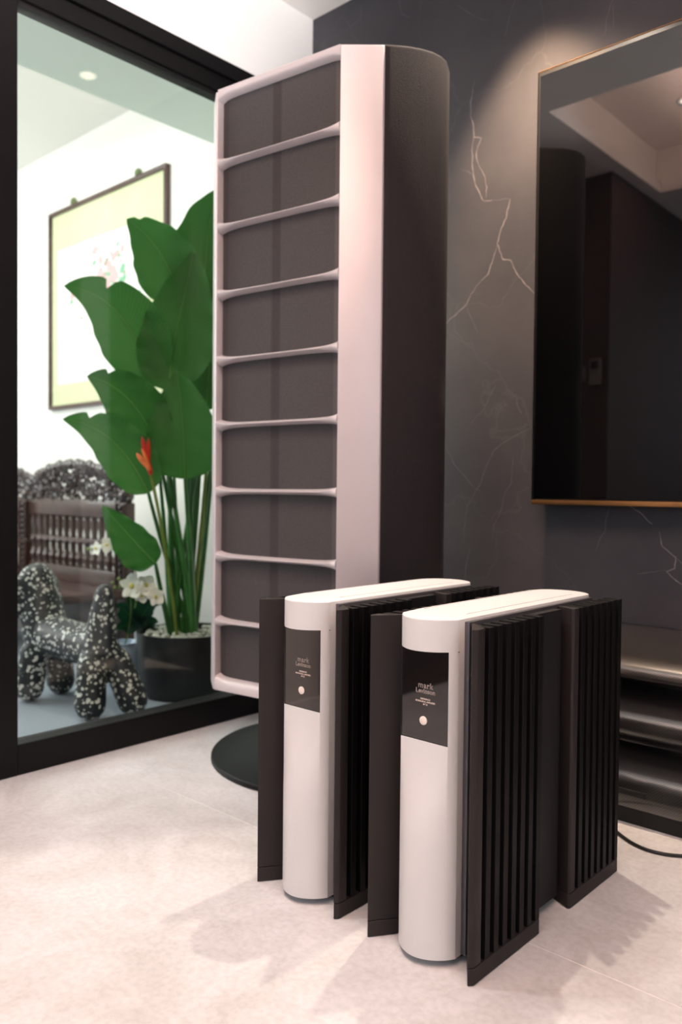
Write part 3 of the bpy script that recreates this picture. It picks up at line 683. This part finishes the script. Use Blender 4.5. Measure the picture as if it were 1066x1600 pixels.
# local x: head is towards -x, tail towards +x
seg((-.17, 0, .225), (.14, 0, .215), .072, .066)
for sx, sy, fx in ((.165, -.062, .185), (.175, .055, .235), (-.165, -.06, -.165), (-.17, .06, -.175)):
    seg((sx, sy*.75, .17), (fx, sy*1.05, .052), .046, .050)
seg((.145, 0, .23), (.165, 0, .395), .056, .030)      # tail
seg((-.17, 0, .24), (-.225, 0, .405), .078, .062)     # neck
seg((-.20, 0, .365), (-.36, 0, .345), .058, .046)     # head and muzzle
seg((-.225, -.055, .395), (-.255, -.085, .30), .03, .038)
seg((-.225, .055, .395), (-.255, .085, .30), .03, .038)
dog = mb.build('stool_body', M['speckle'], dg_)
rm = dog.modifiers.new('r', 'REMESH'); rm.mode = 'VOXEL'; rm.voxel_size = .007; rm.use_smooth_shade = True
sm = dog.modifiers.new('s', 'SMOOTH'); sm.factor = .6; sm.iterations = 14
bpy.context.view_layer.update()
me = bpy.data.meshes.new_from_object(dog.evaluated_get(bpy.context.evaluated_depsgraph_get())); dog.modifiers.clear(); dog.data = me
zmin = min(v.co.z for v in me.vertices); dog.location.z = -zmin
dg_.rotation_euler = (0, 0, math.radians(4))
# ------------------------------------------------------------------ carved chairs
def chair(loc, label):
    t = thing('carved_chair', label, 'chair', loc, 0, 'carved rosewood chairs in the side room')
    # local: x across (0..1.05 wide), y=0 back plane, -y front
    Wc = .98
    def post(x):
        o = MB().box((x-.035, -.02, .0), (x+.035, .03, .66)).build('back_post', M['wood'], t, bevel=.006)
        MB().tube([(x-.03, -.026, .28), (x-.03, -.026, .655)], .007, 6).tube([(x+.03, -.026, .28), (x+.03, -.026, .655)], .007, 6).build('post_moulding', M['wood'], o)
        c_ = MB()
        for k in range(13): c_.ball((x, -.026, .30+.028*k), .011, 7, 4, (1, .8, 1.2))
        c_.build('post_carving', M['wood_carved'], o)
        MB().ball((x, .005, .69), .036, 12, 8).ball((x-.03, .0, .67), .016, 8, 5).ball((x+.03, .0, .67), .016, 8, 5).build('finial', M['wood_carved'], o)
        return o
    post(.04); post(Wc-.04)
    MB().box((.07, -.012, .59), (Wc-.07, .02, .672)).build('top_rail', M['wood'], t, bevel=.005)
    MB().box((.07, -.012, .27), (Wc-.07, .02, .345)).build('lower_rail', M['wood'], t, bevel=.005)
    MB().box((.07, -.010, .465), (Wc-.07, .016, .485)).build('middle_rail', M['wood'], t, bevel=.004)
    for k in range(13):
        x = .11+k*(Wc-.22)/12
        prof = [(.018, .345), (.014, .36), (.023, .39), (.013, .42), (.012, .45), (.020, .465), (.011, .50), (.020, .555), (.014, .575), (.018, .59)]
        MB().lathe(prof, (x, .004, 0), 8).build('spindle', M['wood'], t)
    # openwork crest
    cr = MB(); rnd = random.Random(7)
    top = lambda x: .672+.165*math.sin(math.pi*min(1, max(0, x/Wc)))**.5
    for k in range(430):
        x = rnd.uniform(.05, Wc-.05); z = rnd.uniform(.672, top(x)); r = rnd.uniform(.012, .024)
        a0 = rnd.uniform(0, 6.28); pts = [(x+r*(1-.12*j)*math.cos(a0+j*.85), -.004+rnd.uniform(-.012, .01), z+r*(1-.12*j)*math.sin(a0+j*.85)) for j in range(6)]
        cr.tube(pts, .0058, 5)
    for k in range(26):
        x = .06+(Wc-.12)*k/25; cr.ball((x, 0, top(x)), .024+.006*math.sin(k*2.3), 8, 5, (1, .6, 1))
    tag(cr.build('carved_crest', M['wood_carved'], t), kind='stuff')
    MB().box((.02, -.42, .235), (Wc-.02, .0, .272)).build('seat', M['wood'], t, bevel=.008)
    MB().box((.04, -.40, .12), (Wc-.04, -.385, .234)).build('apron', M['wood_carved'], t, bevel=.003)
    for x in (.05, Wc-.05):
        MB().tube([(x, -.38, .236), (x, -.385, .15), (x, -.37, .06), (x, -.39, .0)], [.028, .024, .018, .024], 10).build('front_leg', M['wood'], t)
    MB().box((.07, -.006, .04), (Wc-.07, .012, .232)).build('skirt_panel', M['wood'], t, bevel=.004)
    return t
c1 = chair((-2.10, .02, 0), 'carved rosewood armchair with openwork crest and spindle back, behind the puppy stool')
c2 = copy_tree(c1); c2.location = (-3.28, .22, 0)
c2['label'] = 'carved rosewood armchair at the far left, mostly cut off by the black door frame'
cu = MB().box((.1, -.33, 0), (.88, -.06, .13)).build('seat_cushion', M['cushion'], None, bevel=.04, seg=4, loc=(-3.28, .22, .2725))
tag(cu, 'thick cream seat cushion on the far left carved armchair', 'cushion')
# ------------------------------------------------------------------ framed painting
py_ = .55
TL = on_y(75, 335, py_-.03); TR = on_y(259, 254, py_-.03); BL = on_y(76, 641, py_-.03)
x0, x1 = TL.x, TR.x; z1 = (TL.z+TR.z)/2; z0 = BL.z
pc = thing('framed_painting', 'square framed flower painting with a pale green mount hanging on the white wall', 'painting', ((x0+x1)/2, py_, z0))
W2 = (x1-x0)/2; Hh = z1-z0
for a, b in [((-W2, -.03, 0), (W2, 0, .022)), ((-W2, -.03, Hh-.022), (W2, 0, Hh)), ((-W2, -.03, .022), (-W2+.022, 0, Hh-.022)), ((W2-.022, -.03, .022), (W2, 0, Hh-.022))]:
    MB().box(a, b).build('frame_bar', M['pic_wood'], pc, bevel=.002)
MB().box((-W2+.022, -.012, .022), (W2-.022, -.004, Hh-.022)).build('mount', M['mat_green'], pc)
pp = MB().box((-W2+.09, -.0135, .15), (W2-.17, -.0121, Hh-.24)).build('paper', M['paper'], pc)
def patch(name, m, k, cx, cz, sx, sz, lo, hi):
    q = MB(); rr = random.Random(k)
    for i in range(hi):
        x = rr.gauss(cx, sx); z = rr.gauss(cz, sz)
        if not (-W2+.12 < x < W2-.2 and .2 < z < Hh-.28): continue
        r = rr.uniform(.008, lo); a = rr.uniform(0, 6.28)
        q.q([(x+r*math.cos(a+j*1.047)*(1 if j % 3 else 1.5), -.0138-.00001*i, z+r*math.sin(a+j*1.047)) for j in range(6)], [(0, 1, 2, 3, 4, 5)])
    tag(q.build(name, m, pp, smooth=False), kind='stuff')
patch('painted_blossom', M['ink_pink'], 1, .02, Hh*.56, .13, .12, .032, 60)
patch('painted_leaf', M['ink_green'], 2, .08, Hh*.55, .12, .11, .028, 36)
patch('painted_stroke', M['ink_grey'], 3, .02, Hh*.57, .14, .15, .018, 34)
for x in (-W2*.55, W2*.55):
    MB().lathe([(.012, 0), (.022, .01), (.02, .03), (.008, .045)], (x, -.012, Hh), 12).build('hanging_hook', M['hook'], pc)
